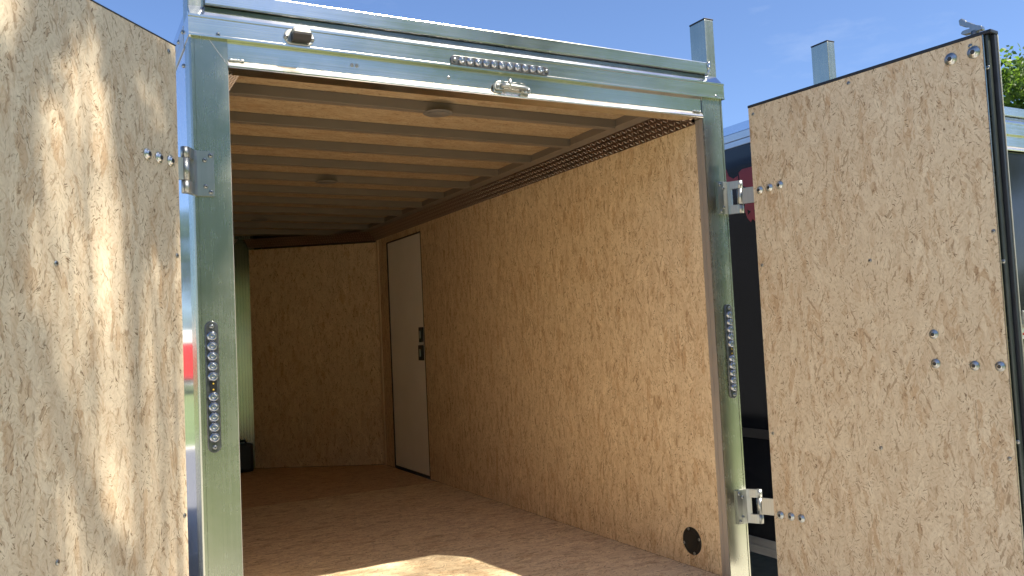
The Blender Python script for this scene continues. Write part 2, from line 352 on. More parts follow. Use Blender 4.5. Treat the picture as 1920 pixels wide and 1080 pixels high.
def rear_shell(T, ox, weldseed):
    """posts, header, beam, rack bars shared by both trailers; ox = left inner edge of the opening"""
    fx = lambda a, b, t: (t, a, b)
    # corner posts
    for s, xi in ((-1, ox), (1, ox + W)):
        bm = bmesh.new(); xo = xi + s * PW
        prof = [(0, 0), (PW * .86, 0), (PW * .865, .0022), (PW * .885, .0022), (PW * .89, -.001), (PW - .006, -.001), (PW - .0015, .003), (PW, .008), (PW, .10), (.03, .10), (.03, .0525), (0, .0525), (.0025, .051), (.0025, .03), (0, .029)]
        prism(bm, prof, lambda a, b, t: (xi + s * a, b, t), -.09, 2.0872)
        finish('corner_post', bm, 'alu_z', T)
    # header channel between the posts: recessed web and a sloping bright lip
    bm = bmesh.new()
    prism(bm, [(.006, 2.024), (.006, 2.087), (.09, 2.087), (.09, 2.003), (.03, 2.003), (.0075, 2.024)], fx, ox + .0015, ox + W - .0015)
    finish('header_channel', bm, 'alu_x', T)
    bm = bmesh.new()
    prism(bm, [(-.004, 2.0), (-.0045, 2.004), (.0055, 2.022), (.0095, 2.0225), (.028, 2.0), (.05, 2.0), (.05, 1.9975), (-.002, 1.9975)], fx, ox + .001, ox + W - .001)
    finish('header_lip', bm, 'alu_x', T)
    bm = bmesh.new(); prism(bm, header_profile(), fx, ox - PW - .002, ox + W + PW + .002)
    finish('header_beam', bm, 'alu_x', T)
    # sloping roof edge seen under the rack bar
    bm = bmesh.new(); prism(bm, [(-.009, 2.1595), (.030, 2.203), (.06, 2.21), (.06, 2.1595)], fx, ox - PW + .004, ox + W + PW - .004)
    finish('roof_edge', bm, 'roof_edge', T)
    # ladder rack bar and uprights
    bm = bmesh.new(); box(bm, (ox - PW + .054, .012, 2.205), (ox + W + PW - .0605, .062, 2.256), .003)
    finish('rack_bar', bm, 'alu_x', T)
    for x0 in (ox - PW + .002, ox + W + PW - .010 - .0515 + .0115):
        bm = bmesh.new(); box(bm, (x0, .028, 2.166), (x0 + .052, .130, 2.462), .004); st = finish('rack_upright', bm, 'alu_z', T)
        bm = bmesh.new(); box(bm, (x0 - .001, .027, 2.462), (x0 + .053, .131, 2.468), .002); finish('end_cap', bm, 'black_plastic', st)
        weld('weld_bead', st, [(x0 + .001, .026, 2.172), (x0 + .026, .024, 2.174), (x0 + .053, .026, 2.170)], .008, 20, weldseed + int(x0 * 10))
    weld('weld_bead', T, [(ox + W + PW - .058, .012, 2.254), (ox + W + PW - .056, .010, 2.23), (ox + W + PW - .058, .012, 2.204)], .007, 14, weldseed + 3)
    weld('weld_bead', T, [(ox + W - .012, .002, 2.024), (ox + W - .05, .001, 2.0245)], .0042, 16, weldseed + 4)
    weld('weld_bead', T, [(ox + .001, -.0002, 2.004), (ox - .028, -.0002, 2.044), (ox - .056, -.0002, 2.084)], .0012, 40, weldseed + 5)
    weld('weld_bead', T, [(ox + .004, .002, 2.024), (ox + .03, .003, 2.026), (ox + .052, .003, 2.0265)], .0036, 18, weldseed + 6)
    # roof
    bm = bmesh.new()
    prism(bm, [(ox - PW + .004, .0605), (ox + W + PW - .004, .0605), (ox + W + PW - .004, LEN + .05), (ox + W / 2 + .1, 5.12), (ox + W / 2 - .1, 5.12), (ox - PW + .004, LEN + .05)], lambda a, b, t: (a, b, t), 2.161, 2.208)
    finish('roof', bm, 'roof_edge', T)

def running_gear(T, ox):
    bm = bmesh.new()
    for x in (ox + .18, ox + W - .18): box(bm, (x - .04, .12, -.20), (x + .04, 4.9, -.093))
    for k in range(8): box(bm, (ox - .05, .2 + .58 * k, -.135), (ox + .139, .25 + .58 * k, -.094))
    box(bm, (ox - .08, 1.96, -.30), (ox + W + .08, 2.04, -.201))
    box(bm, (ox + W / 2 - .05, 4.8, -.21), (ox + W / 2 + .05, 6.1, -.11))
    finish('chassis', bm, 'frame_steel', T)
    for s in (0, 1):
        for y in (1.55, 2.35):
            xc = ox - PW - .15 if s == 0 else ox + W + PW + .15
            R = Matrix.Translation((xc, y, GZ + .33)) @ Matrix.Rotation(PI / 2, 4, 'Y')
            bm = bmesh.new(); lathe(bm, [(.20, -.10), (.30, -.105), (.325, -.085), (.33, 0), (.325, .085), (.30, .105), (.20, .10)], R, 28); w = finish('wheel', bm, 'tyre', T)
            bm = bmesh.new(); lathe(bm, [(.205, -.10), (.19, -.06), (.12, -.03), (0, -.03)], R, 24); lathe(bm, [(.205, .10), (.19, .06), (.12, .03), (0, .03)], R, 24); finish('rim', bm, 'rim', w)
    bm = bmesh.new(); tube(bm, [(ox + W / 2, 5.8, GZ), (ox + W / 2, 5.8, .3)], .035, 12); box(bm, (ox + W / 2 - .1, 5.7, GZ), (ox + W / 2 + .1, 5.9, GZ + .012)); finish('tongue_jack', bm, 'frame_steel', T)

def outer_walls(T, ox, mat):
    """exterior siding, left, right and nose, with top and bottom rails"""
    for s, x in ((-1, ox - PW), (1, ox + W + PW)):
        bm = bmesh.new(); xi = x - s * .02
        box(bm, (min(x, xi), .101, -.09), (max(x, xi), LEN + .02, 2.0785)); finish('side_wall', bm, mat, T)
        bm = bmesh.new(); xr = x + s * .0035; xq = x - s * .05
        for z0, z1 in ((2.0795, 2.113), (2.115, 2.1575)): box(bm, (min(xr, xq), .102, z0), (max(xr, xq), LEN + .02, z1), .002)
        finish('top_rail', bm, 'alu_y', T)
        bm = bmesh.new(); box(bm, (min(xr, xq), .002, -.18), (max(xr, xq), LEN + .02, -.135), .003); box(bm, (min(xr, xq) + .0015, .002, -.134), (max(xr, xq) - .0015, LEN + .02, -.0905), .003)
        finish('bottom_rail', bm, 'alu_y', T)
        a = V((x, LEN + .02, 0)); b = V((ox + W / 2 + s * .1, 5.12, 0)); n = V((b.y - a.y, -(b.x - a.x), 0)).normalized() * .02
        if n.x * s > 0: n = -n
        bm = bmesh.new(); prism(bm, [(a.x, a.y), (b.x, b.y), (b.x + n.x, b.y + n.y), (a.x + n.x, a.y + n.y)], lambda p, q, t: (p, q, t), -.18, 2.16); finish('nose_wall', bm, mat, T)
    bm = bmesh.new(); box(bm, (ox + W / 2 - .1, 5.10, -.18), (ox + W / 2 + .1, 5.121, 2.16), .004); finish('nose_cap', bm, 'alu_z', T)

# ------------------------------------------------------------------ the open trailer
T = root('enclosed_trailer', (W / 2, 2.2, GZ), 'open silver aluminium enclosed trailer with strand board lined interior, doors swung wide', 'trailer')
rear_shell(T, 0.0, 11)
outer_walls(T, 0.0, 'siding')
running_gear(T, 0.0)

# rear sill and floor sheets
bm = bmesh.new(); box(bm, (-.001, -.002, -.09), (W + .001, .05, -.002), .003); finish('rear_sill', bm, 'alu_x', T)
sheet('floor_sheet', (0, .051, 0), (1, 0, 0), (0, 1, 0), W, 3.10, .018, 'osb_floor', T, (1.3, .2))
bm = bmesh.new(); uvl = bm.loops.layers.uv.new('UVMap')
pl_ = [(0, 3.160), (W, 3.160), (W, LEN), (W / 2 + .026, 5.0), (W / 2 - .125, 5.0), (0, LEN)]
prism(bm, pl_, lambda a, b, t: (a, b, t), -.018, -.0015)
for f in bm.faces:
    for l in f.loops: l[uvl].uv = (l.vert.co.x + 7.1, l.vert.co.y * .9 + 3.3)
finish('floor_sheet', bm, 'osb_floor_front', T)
bm = bmesh.new()
prism(bm, [(-.02, .05), (W + .02, .05), (W + .02, LEN), (W / 2 + .1, 5.06), (W / 2 - .1, 5.06), (-.02, LEN)], lambda a, b, t: (a, b, t), -.09, -.0185); finish('subfloor', bm, 'frame_steel', T)

# side walls (interior boards). Right wall has the side door.
ZW = 1.984
sheet('wall_board', (W, .0535, .001), (0, 1, 0), (0, 0, 1), 3.2365, ZW, -.012, 'osb_wall', T, (.2, .1))
sheet('wall_board', (W, 4.066, .001), (0, 1, 0), (0, 0, 1), LEN - 4.066, ZW, -.012, 'osb_wall', T, (5.2, .1))
sheet('wall_board', (W, 3.291, 1.932), (0, 1, 0), (0, 0, 1), .774, ZW - 1.931, -.012, 'osb_wall', T, (3.9, 2.0))
sheet('wall_board', (0, LEN, .001), (0, -1, 0), (0, 0, 1), LEN - .0535, ZW, -.012, 'osb_wall', T, (9.2, .1))
# added strips on the door jambs, coloured as the interior reflected there
for x0, x1 in ((W - .0018, W - .0003), (.0003, .0018)):
    bm = bmesh.new(); box(bm, (x0, .004, .001), (x1, .030, 1.9965)); box(bm, (x0, .0315, .001), (x1, .0525, 1.9965)); finish('jamb_reflection', bm, 'jamb', T)
# side door
bm = bmesh.new(); box(bm, (W + .004, 3.301, .022), (W + .045, 4.056, 1.922), .006); sd = finish('side_door', bm, 'door_skin', T)
bm = bmesh.new()
for a, b in (((W - .002, 3.2915, .006), (W + .03, 3.3005, 1.931)), ((W - .002, 4.0565, .006), (W + .03, 4.0655, 1.931)), ((W - .002, 3.301, 1.9225), (W + .03, 4.056, 1.931)), ((W - .002, 3.301, .006), (W + .03, 4.056, .0215))):
    box(bm, a, b)
finish('door_seal', bm, 'black_trim', sd)
for y0, y1, z0, z1 in ((3.318, 3.392, 1.062, 1.178), (3.322, 3.415, .918, 1.036)):
    bm = bmesh.new(); box(bm, (W - .010, y0, z0), (W + .0035, y1, z1), .004); lp = finish('lock_plate', bm, 'black_plastic', sd)
    bm = bmesh.new(); box(bm, (W - .017, (y0 + y1) / 2 - .012, (z0 + z1) / 2 - .03), (W - .0105, (y0 + y1) / 2 + .012, (z0 + z1) / 2 + .03), .003); finish('lock_lever', bm, 'dark_bolt', sd)
# round floor-level vent
R = Matrix.Translation((W, .240, .116)) @ basis((-1, 0, 0))
bm = bmesh.new(); lathe(bm, [(0, .0), (.062, .0), (.062, .003), (.059, .005), (.050, .005), (.047, .003), (.044, .0015), (.02, .001), (0, .001)], R, 32); vt = finish('round_vent', bm, 'vent', T)
for k in range(4):
    a = k * PI / 2 + .3; place('screw', SCREW, vt, R @ V((.0545 * math.cos(a), .0545 * math.sin(a), .005)), basis((-1, 0, 0)))
# nose walls and nose plate
def nose(s):
    a = V((W if s > 0 else 0, LEN, 0)); b = V((W / 2 - .05 + s * .0755, 5.0, 0))
    P, Q = (a, b) if s > 0 else (b, a)
    d = (Q - P).normalized(); w = (Q - P).length
    sheet('nose_board', P + V((0, 0, .001)), d, (0, 0, 1), w, ZW - .02, -.012, 'osb_nose', T, (12 + s * 3, .3))
nose(1); nose(-1)
def plate(name, P, U, Vv, w, h, parent, pitch=.022, rows=None, mats=('plate', 'plate_bar')):
    P, U, Vv = V(P), V(U).normalized(), V(Vv).normalized(); n = U.cross(Vv)
    o = sheet(name, P, U, Vv, w, h, .003, mats[0], parent)
    bm = bmesh.new(); cols = int(w / pitch); rows = rows or max(1, int(h / pitch))
    for i in range(cols):
        for j in range(rows):
            c = P + U * ((i + .5) * w / cols) + Vv * ((j + .5) * h / rows); s = 1 if (i + j) % 2 else -1
            d = (U * s * .62 + Vv).normalized(); e = n.cross(d); L2, w2 = pitch * .55, pitch * .08
            q = [bm.verts.new(c + d * a + e * b + n * z) for a, b, z in ((-L2, 0, .0002), (-L2 * .4, -w2, .0002), (L2 * .4, -w2, .0002), (L2, 0, .0002), (L2 * .4, w2, .0002), (-L2 * .4, w2, .0002), (-L2 * .5, 0, .0026), (L2 * .5, 0, .0026))]
            for f in ((0, 1, 6), (1, 2, 7, 6), (2, 3, 7), (3, 4, 7), (4, 5, 6, 7), (5, 0, 6)): bm.faces.new([q[k] for k in f])
    tb = finish('tread_bars', bm, mats[1], o); tb['kind'] = 'stuff'
    return o
def cove(ax, ay, bx, by, inx, iny, name='tread_plate'):
    """slanted tread plate strip over a wall from a to b; (inx, iny) points into the room"""
    a, b = V((ax, ay, 0)), V((bx, by, 0)); U = (b - a); w = U.length; U.normalize(); inn = V((inx, iny, 0)).normalized()
    lo, hi = V((0, 0, 1.981)) + inn * .003, V((0, 0, 2.053)) + inn * .082
    Vv = hi - lo; h = Vv.length
    if U.cross(Vv).dot(inn) < 0: a, U = b, -U
    return plate(name, a + lo, U, Vv, w, h, T)
cove(W, .056, W, LEN, -1, 0); cove(0, .056, 0, LEN, 1, 0)
for s in (1, -1):
    a = V((W if s > 0 else 0, LEN)); b = V((W / 2 - .05 + s * .075, 5.0)); d = b - a; cove(a.x, a.y, b.x, b.y, -s * abs(d.y), -abs(d.x))
plate('nose_plate', (W / 2 - .1255, 4.995, .001), (1, 0, 0), (0, 0, 1), .151, 2.06, T, mats=('nose_metal', 'nose_metal'))
# top rails inside, ceiling and ribs
for x0, x1 in ((1.852, 2.08), (-.08, .0215)):
    bm = bmesh.new(); box(bm, (x0, .092, 2.0535), (x1, LEN + .3, 2.115), .002); finish('ceiling_rail', bm, 'alu_rib', T)
for k in range(4):
    y0 = .092 + 1.22 * k; y1 = min(y0 + 1.217, 4.95)
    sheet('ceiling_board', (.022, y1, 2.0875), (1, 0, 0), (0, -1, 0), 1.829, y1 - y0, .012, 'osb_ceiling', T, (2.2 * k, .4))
rib = bmesh.new(); box(rib, (.022, -.020, 2.0455), (1.8515, .022, 2.087), .002)
bmesh.ops.translate(rib, verts=rib.verts, vec=(-W / 2, 0, -2.0455)); rib_me = bpy.data.meshes.new('rib'); rib.to_mesh(rib_me); rib.free(); rib_me.materials.append(M['alu_rib'])
RIBS = [.456 + .4035 * k for k in range(12)]
for y in RIBS:
    if y < 4.5: place('ceiling_rib', rib_me, T, (W / 2, y, 2.0455))
    if y < 4.5:
        for s in (1,):
            bm = bmesh.new(); x = W / 2 + s * .835; box(bm, (min(x, x + s * .011), y - .023, 2.0535), (max(x, x + s * .011), y + .025, 2.0865)); finish('rib_bracket', bm, 'alu_rib', T)
for x, i in ((.94, 0), (.915, 4), (.86, 8)):
    bm = bmesh.new(); lathe(bm, [(0, -.004), (.05, -.004), (.060, -.003), (.064, -.001), (.064, 0), (0, 0)], Matrix.Translation((x, RIBS[i] - .002, 2.0452)), 32); pk = finish('puck_light', bm, 'puck', T)
    bm = bmesh.new(); lathe(bm, [(0, -.0055), (.044, -.0052), (.046, -.0042), (0, -.0042)], Matrix.Translation((x, RIBS[i] - .002, 2.0452)), 32); finish('lens', bm, 'puck', pk)
# corner trim strip behind the side door
bm = bmesh.new(); box(bm, (W - .012, LEN - .055, .002), (W - .0005, LEN - .02, 1.978), .003); finish('corner_trim', bm, 'osb_nose', T)

# ---- header hardware
def capsule(bm, c, U, Vv, L, r, h, seg=10, rim=.0):
    c, U, Vv = V(c), V(U), V(Vv); n = U.cross(Vv)
    pts = []
    for s in (1, -1):
        for k in range(seg + 1):
            a = -PI / 2 + PI * k / seg
            pts.append((s * (L / 2 - r) + s * r * math.cos(a), s * r * math.sin(a)))
    A = [bm.verts.new(c + U * p + Vv * q) for p, q in pts]; B = [bm.verts.new(c + (U * p + Vv * q) + n * h * .6) for p, q in pts]
    k = 1 - .0022 / r; C = [bm.verts.new(c + U * (p * (1 - .0022 * 2 / L)) + Vv * (q * k) + n * h) for p, q in pts]
    m_ = len(pts)
    for X, Y in ((A, B), (B, C)):
        for i in range(m_): f = bm.faces.new((X[i], X[(i + 1) % m_], Y[(i + 1) % m_], Y[i])); f.smooth = True
    bm.faces.new(C)
LENS = None
def led_bar(c, U, L, r, n_led, special, parent):
    """capsule housing with a row of clear lenses; special: index of the dark middle cell"""
    global LENS
    c, U = V(c), V(U); nrm = V((0, -1, 0)); Vv = nrm.cross(U)
    bm = bmesh.new(); capsule(bm, c, U, Vv, L, r, .007); o = finish('marker_light', bm, 'housing', parent, at=c)
    step = (L - 2 * r * 1.55) / n_led; lr = min(step * .53, r * .86)
    if (LENS is None) or LENS[0] != round(lr, 4):
        bm = bmesh.new(); lathe(bm, [(lr, .0), (lr * .93, lr * .32), (lr * .72, lr * .62), (lr * .52, lr * .72), (lr * .46, lr * .60), (lr * .30, lr * .66), (0, lr * .82)], Matrix.Identity(4), 18)
        me = bpy.data.meshes.new('lens'); bm.to_mesh(me); bm.free(); me.materials.append(M['lens']); LENS = (round(lr, 4), me)
    for k in range(n_led):
        p = c + U * ((k - (n_led - 1) / 2) * step) + nrm * .0065
        if k == special:
            bm = bmesh.new(); capsule(bm, p, U, Vv, step * 1.5, lr * .62, .0035); finish('sensor_cell', bm, 'black_plastic', o)
            for s in (-1, 1):
                bm = bmesh.new(); lathe(bm, [(0, 0), (.0032, 0), (.0028, .0015), (0, .0018)], Matrix.Translation(p + U * s * step * .3 + nrm * .0036) @ basis(nrm), 10); finish('amber_chip', bm, 'amber', o)
        else: place('lens', LENS[1], o, p, basis(nrm))
    for s in (-1, 1): place('screw', RIVET, o, c + U * s * (L / 2 - r * .85) + nrm * .007, basis(nrm))
    return o
led_bar((1.003, -.0128, 2.1125), (1, 0, 0), .425, .0175, 11, None, T)
led_bar((-.0742, -.0005, .969), (0, 0, -1), .412, .0205, 11, 5, T)
led_bar((2.0825, -.0005, .969), (0, 0, -1), .412, .0205, 11, 5, T)
# hooded plate lamp
bm = bmesh.new(); capsule(bm, (.232, -.0122, 2.1225), (1, 0, 0), (0, 0, 1), .102, .026, .005); pl = finish('plate_lamp', bm, 'alu_cast', T)
bm = bmesh.new(); prism(bm, [(-.017, 2.104), (-.044, 2.107), (-.058, 2.120), (-.058, 2.131), (-.046, 2.146), (-.017, 2.148)], lambda a, b, t: (t, a, b), .206, .262); bmesh.ops.bevel(bm, geom=bm.edges[:], offset=.003, segments=2, affect='EDGES'); finish('lamp_hood', bm, 'alu_cast', pl)
bm = bmesh.new(); prism(bm, [(-.018, 2.1022), (-.042, 2.1045), (-.0592, 2.1195), (-.0592, 2.127), (-.05, 2.1268), (-.018, 2.1268)], lambda a, b, t: (t, a, b), .2045, .2635); finish('lamp_lens', bm, 'black_plastic', pl)
for x in (.188, .276): place('screw', RIVET, pl, (x, -.0172, 2.120), basis((0, -1, 0)))
# cam latch keeper under the beam
bm = bmesh.new(); capsule(bm, (1.052, .0045, 2.030), (1, 0, 0), (0, 0, 1), .156, .030, .004); kp = finish('latch_keeper', bm, 'alu_x', T)
bm = bmesh.new()
capsule(bm, (.9935, -.0005, 2.034), (1, 0, 0), (0, 0, 1), .046, .0145, .012); finish('keeper_ear', bm, 'alu_cast', kp)
bm = bmesh.new(); capsule(bm, (1.112, -.0005, 2.030), (1, 0, 0), (0, 0, 1), .040, .0145, .012); finish('keeper_ear', bm, 'alu_cast', kp)
bm = bmesh.new(); tube(bm, [(1.000, -.012, 2.036), (1.02, -.022, 2.036), (1.095, -.022, 2.033), (1.105, -.012, 2.033)], .009, 12); finish('keeper_bar', bm, 'alu_cast', kp)
bm = bmesh.new(); tube(bm, [(1.031, -.026, 2.020), (1.031, -.028, 2.045), (1.030, -.028, 2.060)], .0065, 10); finish('keeper_pin', bm, 'alu_cast', kp)
for x, z in ((.985, 2.034), (1.120, 2.030)): place('screw', RIVET, kp, (x, -.0125, z), basis((0, -1, 0)))
for x, z in ((.42, 2.055), (.437, 2.055), (.79, 2.05), (-.03, 2.099), (2.08, 2.098)):
    place('rivet', SCREW, T, (x, .006 if 0 < x < 2 else -.0122, z), basis((0, -1, 0)))
for y in (.078, .179, .279): place('bolt', RIVET, T, (-PW - .0035, y + .03, 2.136), basis((-1, 0, 0)))
place('rivet', RIVET, T, (-PW - .0005, .13, 2.03), basis((-1, 0, 0)))

# ------------------------------------------------------------------ rear doors
DW, ZB = .984, .012
def door(name, hx, hy, ang, side, label):
    """side +1: right hand door, inner face looks to -x ; -1: left hand door"""
    d = V((math.cos(ang), math.sin(ang), 0)); n = V((-d.y, d.x, 0)) * (1 if side < 0 else -1); h = V((hx, hy, 0)); z = V((0, 0, 1))
    P = lambda u, k, zz: h + d * u + n * k + z * zz
    def dbox(bm, u0, u1, k0, k1, z0, z1, bev=0):
        b2 = bmesh.new(); box(b2, (u0, k0, z0), (u1, k1, z1), bev)
        mp_ = {}
        for v in b2.verts: mp_[v] = bm.verts.new(P(v.co.x, v.co.y, v.co.z))
        for f in b2.faces: bm.faces.new([mp_[v] for v in f.verts])
        b2.free()
    bm = bmesh.new(); dbox(bm, .004, DW - .002, -.0445, -.0095, ZB + .003, 2.0085); D = finish(name, bm, 'black_trim', T); D['label'] = label
    if side < 0: sheet('inner_board', P(DW, 0, ZB), -d, z, DW, 2.012 - ZB, .009, 'osb_door', D, (21.3, .2))
    else: sheet('inner_board', P(0, 0, ZB), d, z, DW, 2.012 - ZB, .009, 'osb_door', D, (31.7, .6))
    bm = bmesh.new(); dbox(bm, -.003, DW + .031, -.0495, .0015, 2.0125, 2.0245 if side > 0 else 2.0165, .003 if side > 0 else .0012); finish('top_cap', bm, 'black_trim', D)
    bm = bmesh.new(); dbox(bm, DW + .0025, DW + .0055, -.012, .0012, ZB, 2.0118); finish('edge_channel', bm, 'alu_z', D)
    bm = bmesh.new(); dbox(bm, DW + .0058, DW + .016, -.026, -.006, ZB, 2.0118, .004); finish('edge_seal', bm, 'dark_frame', D)
    bm = bmesh.new(); dbox(bm, DW + .001, DW + .028, -.0445, -.0265, ZB, 2.0118, .002); finish('edge_frame', bm, 'black_trim', D)
    bm = bmesh.new(); dbox(bm, -.004, DW + .030, -.0490, -.0447, ZB - .01, 2.0118); finish('outer_skin', bm, 'skin_edge' if side > 0 else 'siding', D)
    return D, P, d, n
RD, RP, rd_d, rd_n = door('rear_door', 2.1344, -.1469, -1.4703, 1, 'shaded strand board door on the hinges at right')
LD, LP, ld_d, ld_n = door('rear_door', -.1719, -.1053, -2.2806, -1, 'sunlit strand board door dappled with leaf shadow at left')
for u, z in ((.034, 1.650), (.085, 1.652), (.137, 1.654), (.033, .282), (.086, .284), (.136, .284), (.744, 1.017), (.743, .914), (.877, .907), (.960, .905)): place('bolt', BOLT, RD, RP(u, .0004, z), basis(rd_n))
for u, z in ((.877, 1.962), (.955, 1.962)): place('washer_bolt', WASHER, RD, RP(u, .0004, z), basis(rd_n))
for u, z in ((.945, 1.988), (.483, 1.988), (.024, 1.981), (.965, .604), (.972, 1.352), (.52, 1.30), (.51, .60), (.02, 1.33), (.02, .62)): place('screw', SCREW, RD, RP(u, .0004, z), basis(rd_n))
for z in (1.90, 1.25, .66, .2): place('rivet', SCREW, RD, RP(DW + .009, -.0055, z), basis(rd_n))
for u, z in ((.147, 1.650), (.094, 1.650), (.039, 1.651), (.147, .283), (.094, .283), (.039, .283)): place('bolt', BOLT, LD, LP(u, .0004, z), basis(ld_n))
for u, z in ((.034, 1.985), (.504, 1.311), (.018, 1.37), (.014, .603), (.516, .604), (.50, 1.985), (.96, 1.98), (.965, 1.31), (.965, .6)): place('screw', SCREW, LD, LP(u, .0004, z), basis(ld_n))
# forked lock cam standing up over the top of the right door
def forked_cam(D, P, u0):
    bm = bmesh.new()
    q = lambda a, b, t: P(u0 + a, t, 2.028 + b)
    out = [(.030, .022), (.028, .036), (.006, .044), (-.012, .062), (-.026, .066), (-.036, .084), (-.048, .080), (-.046, .062), (-.032, .052), (-.014, .046), (-.006, .036), (-.024, .040), (-.040, .038), (-.044, .030), (-.034, .023)]
    prism(bm, out, q, -.080, -.060); bmesh.ops.bevel(bm, geom=bm.edges[:], offset=.002, segments=1, affect='EDGES'); finish('lock_cam', bm, 'dark_bolt', D)
    bm = bmesh.new(); tube(bm, [P(u0, -.070, ZB), P(u0, -.070, 2.056)], .013, 12)
    for zz in (.3, 1.0, 1.7): tube(bm, [P(u0, -.049, zz), P(u0, -.070, zz)], .016, 8)
    finish('lock_bar', bm, 'alu_cast', D)
forked_cam(RD, RP, .93)

# hinges: leaf on the post, knuckles, strap to the door
def hinge(s, zc, P, D):
    """s=+1 right post, -1 left post (mirrored about the trailer centre line)"""
    X = lambda x: x if s > 0 else W - x
    bm = bmesh.new(); z0, z1 = zc - .072, zc + .072
    path = [(2.062, -.0005), (2.118, -.0005), (2.128, -.006), (2.146, -.030), (2.150, -.037), (2.166, -.040), (2.160, -.054), (2.146, -.056), (2.136, -.044), (2.122, -.018), (2.114, -.0105), (2.062, -.0095)]
    full = [(2.062, -.0005), (2.118, -.0005), (2.130, -.008), (2.136, -.018), (2.124, -.022), (2.114, -.0105), (2.062, -.0095)]
    arm = lambda: [(X(a), b) for a, b in path]
    fn = lambda a, b, t: (a, b, t)
    prism(bm, arm(), fn, z0, z0 + .038); prism(bm, arm(), fn, z1 - .034, z1)
    prism(bm, [(X(a), b) for a, b in full], fn, z0 + .0382, z1 - .0342)
    bx_, by_ = X(2.1535), -.0475
    for a, b in ((z0, z0 + .038), (z1 - .034, z1)): tube(bm, [(bx_, by_, a - .0004), (bx_, by_, b + .0004)], .0125, 14)
    hg = finish('hinge', bm, 'alu_cast', T)
    bm = bmesh.new(); tube(bm, [(bx_, by_, z0 + .0395), (bx_, by_, z1 - .0355)], .0135, 14)
    a, b, c_ = V((bx_, by_ - .004, 0)), P(-.004, -.057, 0), P(.17, -.057, 0)
    for p, q in ((a, b), (b, c_)):
        dd = (q - p).normalized(); nn = V((-dd.y, dd.x, 0)) * .0055
        prism(bm, [((p + nn).x, (p + nn).y), ((q + nn).x, (q + nn).y), ((q - nn).x, (q - nn).y), ((p - nn).x, (p - nn).y)], fn, z0 + .0395, z1 - .0355)
    finish('hinge_strap', bm, 'alu_cast', hg)
    for x, z in ((2.073, z1 - .014), (2.091, z1 - .030), (2.089, z0 + .030), (2.074, z0 + .012)): place('screw', RIVET, hg, (X(x), -.0095, z), basis((0, -1, 0)))
for zc in (1.644, .296):
    hinge(1, zc, RP, RD); hinge(-1, zc, LP, LD)

# ------------------------------------------------------------------ black box in the nose
bm = bmesh.new(); box(bm, (.80, 4.80, .0005), (.985, 4.94, .25), .028); bb = tag(finish('storage_box', bm, 'black_plastic', None, at=(.9, 4.87, .0005)), 'small black rounded box on the floor at the far front corner inside the trailer', 'box')
bm = bmesh.new(); tube(bm, [(.85, 4.865, .247), (.855, 4.865, .272), (.925, 4.865, .272), (.93, 4.865, .247)], .009, 8); finish('handle', bm, 'black_plastic', bb)

# ------------------------------------------------------------------ black neighbour trailer
OX = 2.984
B = root('enclosed_trailer', (OX + W / 2, 2.2, GZ), 'black enclosed trailer with red horned head emblem parked alongside at right, behind the door', 'trailer')
rear_shell(B, OX, 41); outer_walls(B, OX, 'black_gloss'); running_gear(B, OX)
bm = bmesh.new(); box(bm, (OX - .001, .0, -.09), (OX + W + .001, .09, -.002)); finish('rear_sill', bm, 'alu_x', B)
for s in (0, 1):
    x0 = OX + .004 + s * (W / 2); x1 = x0 + W / 2 - .008
    bm = bmesh.new(); box(bm, (x0, .010, .0), (x1, .05, 1.993), .006); dr = finish('rear_door', bm, 'black_gloss', B)
    bm = bmesh.new(); tube(bm, [(x0 + (.18 if s == 0 else .22), -.012, .05), (x0 + (.18 if s == 0 else .22), -.012, 1.98)], .012, 10); finish('lock_bar', bm, 'alu_cast', dr)
    bm = bmesh.new(); cx = x0 + (.18 if s == 0 else .26)
    box(bm, (cx - .014, -.040, 1.0), (cx + .014, -.012, 1.085), .006); box(bm, (cx - .012, -.050, .985), (cx + .20, -.030, 1.02), .006); box(bm, (cx - .03, -.012, .96), (cx + .05, .0095, 1.05), .004); finish('lock_handle', bm, 'chrome', dr)
    bm = bmesh.new(); box(bm, (x0 + .02, .0075, .925), (x1 - .02, .0105, .945)); finish('white_tape', bm, 'white_paint', dr)
    bm = bmesh.new(); box(bm, (x0 + .02, .0075, .9455), (x1 - .02, .0105, .965)); finish('red_tape', bm, 'tape_red', dr)
# lower belt on the black side
bm = bmesh.new(); box(bm, (OX - PW - .006, .103, .455), (OX - PW - .0005, LEN, .505), .002); finish('side_belt', bm, 'black_plastic', B)
# horned head emblem, a flat decal: y grows away from the camera
def decal(pts, mat='red_decal', k=.0015):
    bm = bmesh.new(); prism(bm, pts, lambda a, b, t: (t, a, b), OX - PW - k, OX - PW - .0004); return finish('emblem', bm, mat, B)
yc = .60
half = [(0, 1.945), (.06, 1.945), (.086, 1.93), (.077, 1.86), (.060, 1.80), (.052, 1.745), (.058, 1.72), (.042, 1.67), (.016, 1.642), (0, 1.66)]
decal([(yc + a, b) for a, b in half] + [(yc - a, b) for a, b in half[::-1][1:-1]])
for s in (1, -1):
    decal([(yc + s * a, b) for a, b in ((.092, 1.915), (.13, 1.905), (.165, 1.925), (.182, 1.968), (.197, 1.95), (.187, 1.90), (.15, 1.872), (.092, 1.878))])
    decal([(yc + s * a, b) for a, b in ((.022, 1.835), (.060, 1.85), (.056, 1.825), (.026, 1.815))], 'black_gloss', .0022)
    decal([(yc + s * a, b) for a, b in ((.012, 1.70), (.036, 1.715), (.032, 1.685))], 'black_gloss', .0022)

